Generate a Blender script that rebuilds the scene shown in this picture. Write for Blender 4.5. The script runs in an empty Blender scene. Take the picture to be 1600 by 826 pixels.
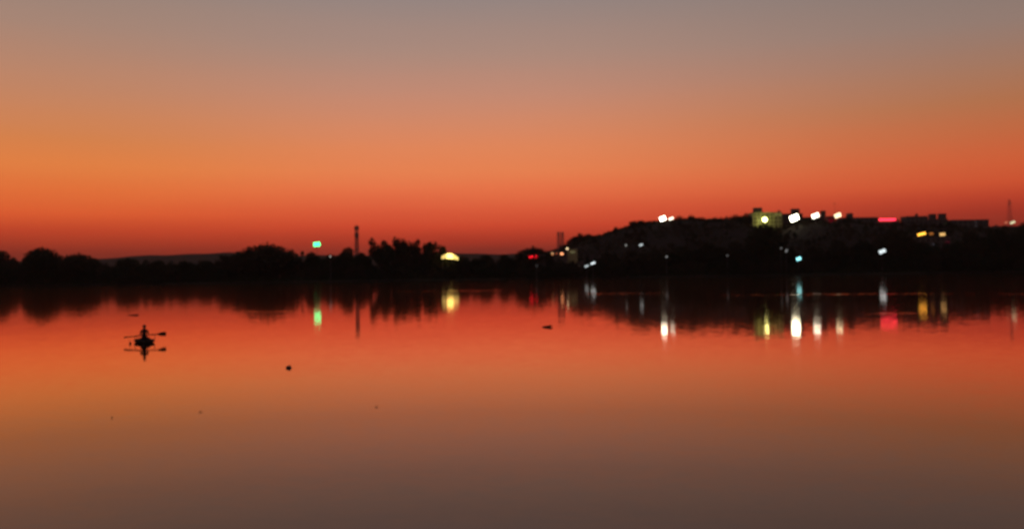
import bpy, bmesh, math, random
import numpy as np
from mathutils import Vector, Matrix, Euler

random.seed(7)
R = math.radians
scene = bpy.context.scene
C = scene.collection

# ------------------------------------------------------------------ camera
F = 1350.0                      # focal length in photograph pixels (1600 wide)
CAM = Vector((0, 0, 3.5))
ROLL, PITCH = R(-0.8), math.atan(13.0 / F)
cam = bpy.data.cameras.new('camera')
cam.sensor_width = 36.0
cam.lens = 36.0 * F / 1600.0
cam.clip_start, cam.clip_end = 0.02, 20000
cam.dof.use_dof = True          # the photograph is focused too near: far things are soft
cam.dof.focus_distance = 4.0
cam.dof.aperture_fstop = 2.1
co = bpy.data.objects.new('camera', cam)
C.objects.link(co)
co.location = CAM
CAMROT = (Euler((R(90) + PITCH, 0, 0)).to_matrix() @ Matrix.Rotation(ROLL, 3, 'Z'))
co.rotation_euler = CAMROT.to_euler()
scene.camera = co

def P(px, py, D):
    """point seen at photograph pixel (px, py) at distance D along Y"""
    d = CAMROT @ Vector(((px - 800) / F, (413 - py) / F, -1.0))
    return CAM + d * (D / d.y)

def W(px, py, z=0.0):
    """point of the level plane z seen at photograph pixel (px, py)"""
    d = CAMROT @ Vector(((px - 800) / F, (413 - py) / F, -1.0))
    return CAM + d * ((z - CAM.z) / d.z)

# ------------------------------------------------------------------ world: sky after sunset
scene.view_settings.view_transform = 'Standard'
scene.view_settings.look = 'None'
scene.view_settings.exposure = 0.0
scene.view_settings.gamma = 1.0
scene.cycles.use_denoising = True
world = bpy.data.worlds.new('World')
scene.world = world
world.use_nodes = True

class NT:
    """small node-tree helper"""
    def __init__(self, tree):
        self.t = tree
        tree.nodes.clear()
    def n(self, kind, **kw):
        nd = self.t.nodes.new(kind)
        for k, v in kw.items():
            setattr(nd, k, v)
        return nd
    def put(self, sock, v):
        if hasattr(v, 'is_linked') or isinstance(v, bpy.types.NodeSocket):
            self.t.links.new(v, sock)
        else:
            sock.default_value = v
    def m(self, op, a, b=0.0, c=None, clamp=False):
        nd = self.n('ShaderNodeMath', operation=op, use_clamp=clamp)
        self.put(nd.inputs[0], a)
        self.put(nd.inputs[1], b)
        if c is not None:
            self.put(nd.inputs[2], c)
        return nd.outputs[0]
    def smooth(self, v, a, b):
        nd = self.n('ShaderNodeMapRange', interpolation_type='SMOOTHSTEP')
        self.put(nd.inputs['Value'], v)
        nd.inputs['From Min'].default_value = a
        nd.inputs['From Max'].default_value = b
        return nd.outputs['Result']
    def mixc(self, f, a, b, blend='MIX'):
        nd = self.n('ShaderNodeMix', data_type='RGBA', blend_type=blend)
        self.put(nd.inputs[0], f)
        self.put(nd.inputs[6], a)
        self.put(nd.inputs[7], b)
        return nd.outputs[2]

def lin(c):
    return tuple((x / 255 / 12.92 if x / 255 <= 0.04045 else ((x / 255 + 0.055) / 1.055) ** 2.4) for x in c) + (1.0,)

w = NT(world.node_tree)
tc = w.n('ShaderNodeTexCoord')
sx = w.n('ShaderNodeSeparateXYZ')
w.put(sx.inputs[0], tc.outputs['Generated'])
elev = w.m('MULTIPLY', w.m('ARCSINE', sx.outputs['Z']), 180 / math.pi)
nz = w.n('ShaderNodeTexNoise')
mp = w.n('ShaderNodeMapping')
w.put(mp.inputs[0], tc.outputs['Generated'])
mp.inputs['Scale'].default_value = (1.2, 1.2, 14.0)     # long level streaks of dust in the glow
w.put(nz.inputs['Vector'], mp.outputs[0])
nz.inputs['Scale'].default_value = 2.0
nz.inputs['Detail'].default_value = 3.0
el2 = w.m('ADD', elev, w.m('MULTIPLY', w.m('SUBTRACT', nz.outputs[0], 0.5), 0.75))
UP = [(26, (112, 112, 122)), (45, (66, 76, 98)), (89, (36, 46, 70))]
def sky_ramp(stops):
    ramp = w.n('ShaderNodeValToRGB')
    w.put(ramp.inputs[0], w.m('DIVIDE', el2, 90.0, clamp=True))
    cr = ramp.color_ramp
    while len(cr.elements) < len(stops):
        cr.elements.new(0.5)
    for e, (a, c) in zip(cr.elements, stops):
        e.position = a / 90.0
        e.color = lin(c)
    return ramp.outputs[0]
mid_sky = sky_ramp([(0.0, (88, 32, 30)), (1.4, (130, 38, 32)), (2.1, (168, 46, 34)), (3.15, (204, 64, 42)), (4.2, (219, 85, 53)),
         (5.5, (231, 111, 67)), (6.6, (231, 126, 76)), (8.1, (225, 131, 85)), (9.7, (212, 134, 98)),
         (11.8, (194, 136, 112)), (14.3, (171, 136, 121)), (17.8, (147, 131, 126))] + UP)
south_sky = sky_ramp([(0.0, (88, 32, 28)), (1.4, (128, 38, 30)), (1.9, (152, 45, 32)), (2.75, (190, 60, 36)), (3.8, (219, 86, 43)),
         (5.3, (226, 108, 51)), (6.6, (226, 125, 61)), (8.2, (213, 127, 71)), (9.9, (202, 130, 88)),
         (12.0, (187, 132, 103)), (14.8, (166, 132, 115)), (17.9, (147, 129, 119))] + UP)
north_sky = sky_ramp([(0.0, (84, 30, 28)), (1.6, (112, 34, 29)), (3.2, (160, 45, 33)), (4.0, (186, 60, 38)), (4.9, (204, 78, 44)),
         (6.1, (206, 90, 50)), (7.8, (193, 101, 60)), (9.5, (176, 110, 72)), (11.1, (164, 116, 90)),
         (14.0, (145, 121, 110)), (17.1, (131, 118, 112))] + UP)
# the glow fades round to the east, behind the camera, and is duller to the north (right)
west = w.smooth(sx.outputs['Y'], -0.5, 0.75)
right = w.smooth(sx.outputs['X'], -0.02, 0.56)
leftw = w.smooth(sx.outputs['X'], -0.12, -0.46)
glow = w.mixc(right, mid_sky, north_sky)
glow = w.mixc(leftw, glow, south_sky)
east = w.n('ShaderNodeValToRGB')
w.put(east.inputs[0], w.m('DIVIDE', elev, 90.0, clamp=True))
for e, c in zip(east.color_ramp.elements, ((98, 76, 70), (42, 50, 70))):
    e.color = lin(c)
fullsky = w.mixc(west, east.outputs[0], glow)
nish = w.n('ShaderNodeTexSky', sky_type='NISHITA', sun_disc=False)
nish.sun_elevation = R(-3.0)
nish.sun_rotation = R(-12.0)
bg1, bg2 = w.n('ShaderNodeBackground'), w.n('ShaderNodeBackground')
w.put(bg1.inputs[0], fullsky)
w.put(bg2.inputs[0], nish.outputs[0])
bg2.inputs[1].default_value = 0.05
add = w.n('ShaderNodeAddShader')
w.put(add.inputs[0], bg1.outputs[0])
w.put(add.inputs[1], bg2.outputs[0])
w.put(w.n('ShaderNodeOutputWorld').inputs[0], add.outputs[0])

# ------------------------------------------------------------------ materials
def principled(name, base, rough=0.8, spec=0.3, var=0.35, scale=0.3, detail=4.0, dark=None):
    m = bpy.data.materials.new(name)
    m.use_nodes = True
    t = NT(m.node_tree)
    p = t.n('ShaderNodeBsdfPrincipled')
    g = t.n('ShaderNodeTexCoord')
    nz = t.n('ShaderNodeTexNoise')
    t.put(nz.inputs['Vector'], g.outputs['Object'])
    nz.inputs['Scale'].default_value = scale
    nz.inputs['Detail'].default_value = detail
    oi = t.n('ShaderNodeObjectInfo')
    f = t.m('ADD', t.m('MULTIPLY', nz.outputs[0], 0.7), t.m('MULTIPLY', oi.outputs['Random'], 0.3))
    b = tuple(base) + (1,)
    d = tuple(x * (1 - var) for x in base) + (1,) if dark is None else tuple(dark) + (1,)
    t.put(p.inputs['Base Color'], t.mixc(f, d, b))
    p.inputs['Roughness'].default_value = rough
    p.inputs['Specular IOR Level'].default_value = spec
    t.put(t.n('ShaderNodeOutputMaterial').inputs[0], p.outputs[0])
    return m

def emitter(name, col, strength):
    m = bpy.data.materials.new(name)
    m.use_nodes = True
    t = NT(m.node_tree)
    e = t.n('ShaderNodeEmission')
    nz = t.n('ShaderNodeTexNoise')
    g = t.n('ShaderNodeTexCoord')
    t.put(nz.inputs['Vector'], g.outputs['Object'])
    nz.inputs['Scale'].default_value = 0.8
    c = lin(col)
    t.put(e.inputs[0], t.mixc(nz.outputs[0], tuple(x * 0.75 for x in c[:3]) + (1,), c))
    e.inputs[1].default_value = strength
    t.put(t.n('ShaderNodeOutputMaterial').inputs[0], e.outputs[0])
    return m

M = {
    'leaf': principled('dark green foliage', (0.05, 0.065, 0.03), 0.8, 0.1, 0.5, 0.25),
    'leaf2': principled('olive foliage', (0.07, 0.07, 0.035), 0.8, 0.1, 0.5, 0.25),
    'bark': principled('bark', (0.10, 0.075, 0.055), 0.9, 0.1, 0.4, 1.5),
    'soil': principled('shore soil and grass', (0.075, 0.065, 0.04), 0.95, 0.05, 0.5, 0.05),
    'hill': principled('dry hill ground', (0.065, 0.05, 0.036), 0.95, 0.05, 0.5, 0.02, 6),
    'ridge': principled('far hill woodland', (0.08, 0.07, 0.05), 0.95, 0.0, 0.3, 0.004, 5),
    'plaster': principled('cream plaster', (0.62, 0.58, 0.30), 0.85, 0.2, 0.25, 0.3),
    'render': principled('grey cement render', (0.15, 0.135, 0.13), 0.9, 0.2, 0.3, 0.3),
    'concrete': principled('concrete', (0.30, 0.28, 0.26), 0.9, 0.2, 0.3, 0.4),
    'redwall': principled('red painted wall', (0.42, 0.09, 0.08), 0.8, 0.2, 0.3, 0.4),
    'tank': principled('black plastic tank', (0.03, 0.03, 0.03), 0.5, 0.4, 0.3, 0.6),
    'steel': principled('galvanised steel', (0.18, 0.17, 0.17), 0.55, 0.4, 0.3, 1.0),
    'glass': principled('dark window glass', (0.03, 0.035, 0.04), 0.12, 0.5, 0.2, 0.5),
    'wood': principled('weathered dark wood', (0.055, 0.038, 0.026), 0.75, 0.2, 0.5, 6),
    'skin': principled('skin', (0.16, 0.085, 0.055), 0.6, 0.3, 0.2, 8),
    'shirt': principled('dark cotton shirt', (0.05, 0.04, 0.045), 0.9, 0.1, 0.3, 12),
    'trouser': principled('dark trousers', (0.035, 0.033, 0.04), 0.9, 0.1, 0.3, 12),
    'hair': principled('black hair', (0.012, 0.01, 0.009), 0.5, 0.4, 0.3, 20),
    'rubber': principled('dark buoy plastic', (0.06, 0.03, 0.025), 0.55, 0.3, 0.3, 8),
    'weed': principled('floating weed', (0.05, 0.06, 0.03), 0.8, 0.2, 0.5, 8),
}

# water: reflective, dark, with fine wind ripples and a few ruffled streaks
BANDS = [((905, 459.0), (1052, 458.0), 1.6, .7), ((1092, 461.5), (1360, 459.5), 1.6, .7), ((1225, 459.6), (1480, 458.6), 1.6, .9), ((1440, 458.8), (1650, 459.5), 1.5, .6),
         ((600, 455.5), (800, 453.5), 1.5, .6), ((380, 486.5), (462, 486.5), 1.9, .45), ((1340, 490.0), (1452, 489.0), 2.0, .5)]
def make_water():
    m = bpy.data.materials.new('lake water')
    m.use_nodes = True
    t = NT(m.node_tree)
    geo = t.n('ShaderNodeNewGeometry')
    sep = t.n('ShaderNodeSeparateXYZ')
    t.put(sep.inputs[0], geo.outputs['Position'])
    X, Y = sep.outputs['X'], sep.outputs['Y']
    def slopes(scale, stretch):
        mp = t.n('ShaderNodeMapping')
        t.put(mp.inputs[0], geo.outputs['Position'])
        mp.inputs['Scale'].default_value = (stretch, 1, 1)
        nz = t.n('ShaderNodeTexNoise')
        t.put(nz.inputs['Vector'], mp.outputs[0])
        nz.inputs['Scale'].default_value = scale
        nz.inputs['Detail'].default_value = 2.0
        v = t.n('ShaderNodeVectorMath', operation='SUBTRACT')
        t.put(v.inputs[0], nz.outputs['Color'])
        v.inputs[1].default_value = (0.5, 0.5, 0.5)
        return v.outputs[0]
    def scaled(v, k):
        nd = t.n('ShaderNodeVectorMath', operation='SCALE')
        t.put(nd.inputs[0], v)
        t.put(nd.inputs['Scale'], k)
        return nd.outputs[0]
    def addv(a, b):
        nd = t.n('ShaderNodeVectorMath', operation='ADD')
        t.put(nd.inputs[0], a)
        t.put(nd.inputs[1], b)
        return nd.outputs[0]
    band = None
    for (a, b, wpx, k) in BANDS:
        pa, pb = W(*a), W(*b)
        ym = (pa.y + pb.y) / 2
        half = wpx * 0.42 * ym * ym / (CAM.z * F)
        sl = (pb.y - pa.y) / (pb.x - pa.x)
        line = t.m('MULTIPLY_ADD', X, sl, pa.y - sl * pa.x)
        d = t.m('ABSOLUTE', t.m('SUBTRACT', Y, line))
        inner = t.smooth(d, half * 1.2, half * 0.6)
        soft = (pb.x - pa.x) * 0.12
        e = t.m('MULTIPLY', t.smooth(X, pa.x, pa.x + soft), t.smooth(X, pb.x, pb.x - soft))
        v = t.m('MULTIPLY', t.m('MULTIPLY', inner, e), k)
        band = v if band is None else t.m('MAXIMUM', band, v)
    s = addv(scaled(slopes(4.5, 0.5), 0.022), scaled(slopes(0.35, 0.5), 0.003))
    s = addv(s, scaled(slopes(3.0, 0.3), t.m('MULTIPLY', band, 0.25)))
    flat = t.n('ShaderNodeVectorMath', operation='MULTIPLY')
    t.put(flat.inputs[0], s)
    flat.inputs[1].default_value = (0.35, 1.0, 0.0)
    nrm = t.n('ShaderNodeVectorMath', operation='NORMALIZE')
    t.put(nrm.inputs[0], addv(flat.outputs[0], (0.0, 0.0, 1.0)))
    # still lake: hand-set mirroring, near full at grazing; steep views look into brown water
    up = t.n('ShaderNodeVectorMath', operation='DOT_PRODUCT')
    t.put(up.inputs[0], geo.outputs['Incoming'])
    up.inputs[1].default_value = (0, 0, 1)
    rf = t.n('ShaderNodeValToRGB')
    t.put(rf.inputs[0], up.outputs['Value'])
    cr = rf.color_ramp
    pts = [(0.0, 1.0), (0.05, 0.98), (0.087, 0.87), (0.123, 0.66), (0.158, 0.47), (0.22, 0.31), (0.265, 0.245), (0.5, 0.09), (1.0, 0.03)]
    while len(cr.elements) < len(pts):
        cr.elements.new(0.5)
    for e, (a, v) in zip(cr.elements, pts):
        e.position = a
        e.color = (v, v, v, 1)
    gl = t.n('ShaderNodeBsdfGlossy')
    gl.inputs['Color'].default_value = (1.0, 0.885, 0.83, 1)
    gl.inputs['Roughness'].default_value = 0.045
    t.put(gl.inputs['Normal'], nrm.outputs[0])
    df = t.n('ShaderNodeBsdfDiffuse')
    df.inputs['Color'].default_value = (0.11, 0.033, 0.015, 1)
    mx = t.n('ShaderNodeMixShader')
    t.put(mx.inputs[0], rf.outputs[0])
    t.put(mx.inputs[1], df.outputs[0])
    t.put(mx.inputs[2], gl.outputs[0])
    t.put(t.n('ShaderNodeOutputMaterial').inputs[0], mx.outputs[0])
    return m
M['water'] = make_water()

# ------------------------------------------------------------------ object helpers
def link(name, me, parent=None, mat=None):
    o = bpy.data.objects.new(name, me)
    C.objects.link(o)
    if parent is not None:
        o.parent = parent
    if mat is not None and me is not None and not me.materials:
        me.materials.append(mat)
    return o

def tag(o, label=None, cat=None, group=None, kind=None):
    if label: o['label'] = label
    if cat: o['category'] = cat
    if group: o['group'] = group
    if kind: o['kind'] = kind
    return o

def thing(name, loc, label, cat, group=None, rz=0.0):
    o = bpy.data.objects.new(name, None)
    C.objects.link(o)
    o.location = loc
    o.rotation_euler = (0, 0, rz)
    return tag(o, label, cat, group)

def mesh(name, bm):
    me = bpy.data.meshes.new(name)
    bm.to_mesh(me)
    bm.free()
    return me

def box(bm, c, s, rot=None, bevel=0.0):
    """axis box centred at c with full sizes s"""
    mt = Matrix.Translation(c) @ (rot.to_4x4() if rot is not None else Matrix()) @ Matrix.Diagonal((s[0], s[1], s[2], 1))
    r = bmesh.ops.create_cube(bm, size=1, matrix=mt)
    if bevel:
        es = list({e for v in r['verts'] for e in v.link_edges})
        bmesh.ops.bevel(bm, geom=es, offset=bevel, segments=1, affect='EDGES')

def tube(bm, a, b, r0, r1=None, n=6):
    a, b = Vector(a), Vector(b)
    r1 = r0 if r1 is None else r1
    d = (b - a)
    q = d.to_track_quat('Z', 'Y').to_matrix()
    ra, rb = [], []
    for i in range(n):
        an = 2 * math.pi * i / n
        v = Vector((math.cos(an), math.sin(an), 0))
        ra.append(bm.verts.new(a + q @ (v * r0)))
        rb.append(bm.verts.new(b + q @ (v * r1)))
    for i in range(n):
        j = (i + 1) % n
        bm.faces.new((ra[i], ra[j], rb[j], rb[i]))
    bm.faces.new(list(reversed(ra)))
    bm.faces.new(rb)

def lathe(bm, prof, n=12, c=(0, 0, 0)):
    c = Vector(c)
    rings = [[bm.verts.new(c + Vector((r * math.cos(2 * math.pi * i / n), r * math.sin(2 * math.pi * i / n), z))) for i in range(n)] for r, z in prof]
    for a, b in zip(rings, rings[1:]):
        for i in range(n):
            j = (i + 1) % n
            bm.faces.new((a[i], a[j], b[j], b[i]))
    bm.faces.new(list(reversed(rings[0])))
    bm.faces.new(rings[-1])

def obj(name, bm, mat, parent=None):
    return link(name, mesh(name, bm), parent, mat)

# ------------------------------------------------------------------ ground, water, hills
def shore_y(x):
    return 497 + 5 * math.sin(x / 47.0 + 1) + 3 * math.sin(x / 19.0) + 1.2 * math.sin(x / 6.3)

def interp(pts, x):
    if x <= pts[0][0]: return pts[0][1]
    for (a, va), (b, vb) in zip(pts, pts[1:]):
        if x <= b:
            t = (x - a) / (b - a)
            return va + (vb - va) * t
    return pts[-1][1]

def sstep(a, b, x):
    t = min(1, max(0, (x - a) / (b - a)))
    return t * t * (3 - 2 * t)

YR = 800.0
SKY = [(780, 412), (830, 402), (860, 394), (900, 380), (940, 368), (975, 356), (1000, 351), (1030, 346), (1080, 341), (1110, 345), (1150, 343), (1168, 349),
       (1180, 357), (1220, 357), (1236, 346), (1260, 343), (1300, 344), (1340, 347), (1380, 351), (1420, 353), (1490, 354), (1545, 357), (1600, 357), (1750, 366), (2000, 388), (2300, 416)]
RIDGE = []
for px, py in SKY:
    q = P(px, py, YR)
    RIDGE.append((q.x, max(0.0, q.z)))

def land_z(x, y):
    s = y - shore_y(x)
    z = -3 + 3.3 * sstep(-25, 0, s) if s < 0 else 0.3 + 1.5 * sstep(0, 18, s) + 1.0 * sstep(20, 200, s)
    return z + 0.12 * math.sin(x * 0.31) * math.sin(y * 0.23)

def hill_z(x, y):
    top = interp(RIDGE, x + 6 * math.sin(y / 37.0))
    if y <= YR:
        k = 0.55 * sstep(585, YR, y) + 0.45 * max(0, (y - 585) / (YR - 585))
    else:
        k = 1 - sstep(YR + 25, YR + 600, y)
    return top * k + 0.5 * math.sin(x / 9.0 + y / 14.0) * k - 0.3

def ground_z(x, y):
    return max(land_z(x, y), hill_z(x, y))

def heightfield(name, xs, ys, f, mat):
    vs = [(x, y, f(x, y)) for y in ys for x in xs]
    n = len(xs)
    fs = [(j * n + i, j * n + i + 1, (j + 1) * n + i + 1, (j + 1) * n + i) for j in range(len(ys) - 1) for i in range(n - 1)]
    me = bpy.data.meshes.new(name)
    me.from_pydata(vs, [], fs)
    me.polygons.foreach_set('use_smooth', [True] * len(fs))
    o = link(name, me, None, mat)
    return tag(o, kind='structure')

def frange(a, b, s):
    return [a + s * i for i in range(int(round((b - a) / s)) + 1)]

heightfield('far_shore', frange(-900, 900, 10), [465, 475, 482, 486] + frange(488, 530, 3) + frange(540, 700, 20) + [800, 1000, 1500, 2500, 4000, 7000], land_z, M['soil'])
heightfield('hill', frange(-60, 1000, 10), frange(570, 860, 10) + frange(890, 1500, 40), hill_z, M['hill'])
FAR = [(-400, 414), (-100, 410), (60, 408), (140, 405), (200, 401.5), (260, 397.5), (300, 395.5), (345, 394.5), (420, 397), (520, 399), (640, 397), (720, 395), (800, 396), (900, 399), (1200, 402), (2000, 404)]
FZ = [(P(a, b, 3000).x, max(5, P(a, b, 3000).z)) for a, b in FAR]
def far_z(x, y):
    k = sstep(2300, 3000, y) if y <= 3000 else 1 - sstep(3000, 4200, y)
    return (interp(FZ, x) + 2.0 * math.sin(x / 55.0) + 1.2 * math.sin(x / 23.0)) * k - 1
heightfield('distant_hills', frange(-2600, 2600, 25), frange(2300, 4200, 100), far_z, M['ridge'])
bm = bmesh.new()
bmesh.ops.create_grid(bm, x_segments=8, y_segments=8, size=1, matrix=Matrix.Translation((0, 150, 0)) @ Matrix.Diagonal((1100, 420, 1, 1)))
tag(obj('lake_water', bm, M['water']), kind='structure')

# ------------------------------------------------------------------ trees
def leaf_mesh(name, lobes, n, size, seed, mat):
    """many small bent leaf sprays spread through the lobes of a crown"""
    rg = np.random.default_rng(seed)
    vol = np.array([l[3] * l[4] * l[5] for l in lobes]) ** 0.75
    pick = rg.choice(len(lobes), n, p=vol / vol.sum())
    L = np.array(lobes)
    d = rg.normal(size=(n, 3))
    d /= np.linalg.norm(d, axis=1)[:, None]
    rad = rg.random(n) ** 0.40 * (0.90 + 0.22 * rg.random(n))
    c = L[pick, :3] + d * rad[:, None] * L[pick, 3:6]
    a = rg.normal(size=(n, 3)); a /= np.linalg.norm(a, axis=1)[:, None]
    b = rg.normal(size=(n, 3)); b -= (b * a).sum(1)[:, None] * a; b /= np.linalg.norm(b, axis=1)[:, None]
    nn = np.cross(a, b)
    s = size * (0.6 + 0.8 * rg.random(n))[:, None]
    v = np.stack([c - a * s * .6, c + b * s * .35 + nn * s * .1, c + a * s * .6, c - b * s * .35 + nn * s * .1], 1).reshape(-1, 3)
    i = np.arange(n) * 4
    f = np.concatenate([np.stack([i, i + 1, i + 2], 1), np.stack([i, i + 2, i + 3], 1)])
    me = bpy.data.meshes.new(name)
    me.from_pydata(v.tolist(), [], f.tolist())
    me.materials.append(mat)
    return me

def trunk_mesh(name, lobes, h, r, seed):
    rg = random.Random(seed)
    bm = bmesh.new()
    fork = Vector((rg.uniform(-.03, .03) * h, rg.uniform(-.03, .03) * h, h * rg.uniform(.28, .38)))
    mid = fork * 0.5 + Vector((rg.uniform(-.02, .02) * h, 0, 0))
    tube(bm, (0, 0, -0.6), mid, r * 1.25, r * 0.9, 8)
    tube(bm, mid, fork, r * 0.9, r * 0.75, 8)
    for l in lobes:
        e = Vector(l[:3])
        m_ = fork.lerp(e, 0.55) + Vector((rg.uniform(-.04, .04) * h, rg.uniform(-.04, .04) * h, -0.03 * h))
        tube(bm, fork, m_, r * 0.5, r * 0.3, 6)
        tube(bm, m_, e, r * 0.3, r * 0.1, 5)
        for k in range(2):
            tube(bm, m_.lerp(e, 0.4), e + Vector([rg.uniform(-.6, .6) * x for x in l[3:6]]), r * 0.18, r * 0.05, 4)
    return mesh(name, bm)

def proto(kind, seed):
    """unit tree: height about 1, spread about 1"""
    rg = random.Random(seed)
    L = []
    if kind == 'dome':            # wide rain tree, one broad smooth dome to low down
        for k in range(11):
            a = 2 * math.pi * k / 11
            rr = rg.uniform(.24, .34)
            L.append((math.cos(a) * rr, math.sin(a) * rr, rg.uniform(.50, .60), .19, .19, rg.uniform(.22, .27)))
        for k in range(5):
            a = 2 * math.pi * k / 5 + .3
            L.append((math.cos(a) * .15, math.sin(a) * .15, .72, .19, .19, .21))
        L.append((0, 0, .77, .18, .18, .22))
        n, s, r = 6000, .050, .035
    elif kind == 'round':
        for k in range(9):
            a = rg.uniform(0, 2 * math.pi)
            rr = rg.uniform(.10, .30)
            L.append((math.cos(a) * rr, math.sin(a) * rr, rg.uniform(.42, .76) - rr * .25, rg.uniform(.16, .24), rg.uniform(.16, .24), rg.uniform(.14, .2)))
        L.append((rg.uniform(-.05, .05), 0, .82, .2, .2, .17))
        n, s, r = 4200, .055, .03
    elif kind == 'feathery':      # tall loose crown in separate tufts with sky between
        for k in range(11):
            a = rg.uniform(0, 2 * math.pi)
            rr = rg.uniform(.08, .40)
            L.append((math.cos(a) * rr, math.sin(a) * rr, rg.uniform(.40, .89), rg.uniform(.09, .17), rg.uniform(.09, .17), rg.uniform(.08, .14)))
        for k in range(8):
            L.append((rg.uniform(-.28, .28), rg.uniform(-.28, .28), rg.uniform(.30, .66), .2, .2, .18))
        n, s, r = 4000, .05, .022
    else:                         # bush: crown to the ground
        for k in range(9):
            a = rg.uniform(0, 2 * math.pi)
            rr = rg.uniform(.05, .32)
            L.append((math.cos(a) * rr, math.sin(a) * rr, .16 + .5 * rg.random() * (1.25 - 2 * rr), rg.uniform(.18, .26), rg.uniform(.18, .26), rg.uniform(.18, .28)))
        L.append((rg.uniform(-.05, .05), rg.uniform(-.05, .05), .74, .17, .17, .24))
        n, s, r = 2600, .065, .03
    mat = M['leaf'] if seed % 3 else M['leaf2']
    return trunk_mesh('trunk', L, 1.0, r, seed), leaf_mesh('crown', L, n, s, seed, mat)

PROTO = {k: [proto(k, 10 * i + j) for j in range(nv)] for i, (k, nv) in enumerate((('dome', 2), ('round', 4), ('feathery', 4), ('bush', 4)))}

def plant_tree(px, py, wpx, D, kind, label, group=None, name=None, k=None, rz=None):
    top = P(px, py, D)
    gz = ground_z(top.x, D)
    h = max(2.0, top.z - gz)
    wd = wpx * D / F
    if h < 0.6 * wd:            # keep a full crown: its foot goes into the slope
        gz -= 0.6 * wd - h
        h = 0.6 * wd
    tm, cm = random.choice(PROTO[kind]) if k is None else PROTO[kind][k]
    t = thing(name or 'tree', (top.x, D, gz - 0.1), label, 'tree', group, random.uniform(0, 6.28) if rz is None else rz)
    t.scale = (wd / 0.98, wd / 0.98, h / 0.97)
    link('trunk', tm, t, M['bark'])
    link('crown', cm, t)
    return t

SB = 'trees along the far shore'
# px, top, width, distance, kind, label
NAMED = [
    (4, 392, 56, 512, 'round', 'dark round tree cut by the left edge of the photo on the far shore'),
    (66, 386, 66, 508, 'dome', 'tall dark domed tree on the far shore near the left edge of the photo'),
    (122, 396, 70, 510, 'dome', 'broad low domed tree just left of the notch with the distant hills'),
    (202, 404, 74, 512, 'round', 'low flat-topped dark tree just right of the notch with the distant hills'),
    (246, 407, 50, 514, 'round', 'low dark tree in front of the distant hills, left of a small dip'),
    (286, 408, 52, 514, 'round', 'low dark tree in front of the highest part of the distant hills'),
    (322, 407, 44, 515, 'round', 'low dark tree where the distant hills end behind the shore'),
    (350, 397, 34, 518, 'feathery', 'small ragged tree just left of the widest domed tree'),
    (374, 396, 42, 516, 'round', 'dark tree merging into the left flank of the widest domed tree'),
    (416, 381, 112, 510, 'dome', 'widest domed tree on the far shore, left of the green light'),
    (460, 388, 30, 520, 'feathery', 'thin ragged tree at the right flank of the widest domed tree'),
    (487, 394, 40, 520, 'round', 'dark tree directly below the green light'),
    (514, 398, 34, 514, 'round', 'low dark tree behind the faint small lamp right of the green light'),
    (543, 387, 48, 514, 'round', 'bushy dark tree just left of the foot of the thin telecom mast'),
    (566, 395, 36, 518, 'round', 'low dark tree just right of the foot of the thin telecom mast'),
    (596, 372, 44, 516, 'feathery', 'tall feathery tree, nearest of the ragged group to the thin telecom mast'),
    (620, 370, 34, 522, 'feathery', 'tall loose-crowned tree with two spiky tufts right of the thin telecom mast'),
    (638, 377, 28, 517, 'feathery', 'slim spiky tree between two taller feathery trees'),
    (657, 372, 36, 518, 'feathery', 'feathery tree with a pointed top midway between mast and arched light'),
    (676, 377, 34, 521, 'feathery', 'feathery tree second to the left of the yellow arched light'),
    (691, 380, 24, 523, 'feathery', 'narrow tufted tree directly left of the yellow arched light'),
    (722, 401, 46, 516, 'round', 'low dark tree just right of the yellow arched light'),
    (758, 398, 44, 520, 'round', 'low dark tree midway between the yellow arched light and the red light'),
    (788, 398, 36, 522, 'round', 'low dark tree left of the domed tree behind the red light'),
    (833, 386, 66, 530, 'dome', 'broad flat domed tree behind the small red lit shop'),
    (946, 394, 46, 514, 'round', 'dark shore tree right of the pair of white lamps at the foot of the hill'),
    (985, 391, 56, 516, 'round', 'dark shore tree in front of the lower hill slope below two small white lamps'),
    (1024, 390, 52, 512, 'round', 'dark shore tree just left of the dim lamp on the shore'),
    (1066, 385, 58, 514, 'round', 'dark shore tree just right of the dim lamp on the shore'),
    (1108, 380, 60, 516, 'round', 'rounded dark tree in front of the hill, left of the faintest shore lamp'),
    (1150, 378, 52, 518, 'round', 'dark tree standing left of the tall tree before the yellow lit building'),
    (1194, 350, 68, 512, 'dome', 'tall dark tree in front of the yellow lit building on the hill'),
    (1232, 388, 44, 520, 'round', 'low dark tree behind the cyan white shore lamp'),
    (1270, 384, 50, 516, 'round', 'dark tree just right of the cyan white shore lamp'),
    (1308, 375, 56, 514, 'round', 'dark rounded tree below the lamp on the ridge left of the red neon'),
    (1350, 376, 54, 516, 'round', 'dark tree left of the bright white shore lamp under the red neon'),
    (1398, 358, 64, 518, 'dome', 'tall dark tree below the right end of the red neon'),
    (1440, 378, 58, 514, 'round', 'dark tree below the leftmost of the three yellow lamps'),
    (1484, 381, 50, 515, 'round', 'dark tree below the rightmost of the three yellow lamps'),
    (1516, 362, 58, 516, 'round', 'dark tree below the long flat-roofed building on the right ridge'),
    (1556, 358, 62, 514, 'round', 'dark tall tree below the gap right of the long flat-roofed building'),
    (1600, 358, 66, 512, 'dome', 'dark tree cut by the right edge of the photo on the far shore'),
]
for n_, a in enumerate(NAMED):
    plant_tree(*a, group=SB, name={'dome': 'rain_tree', 'round': 'broadleaf_tree', 'feathery': 'feathery_tree', 'bush': 'bush'}[a[4]])
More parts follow.
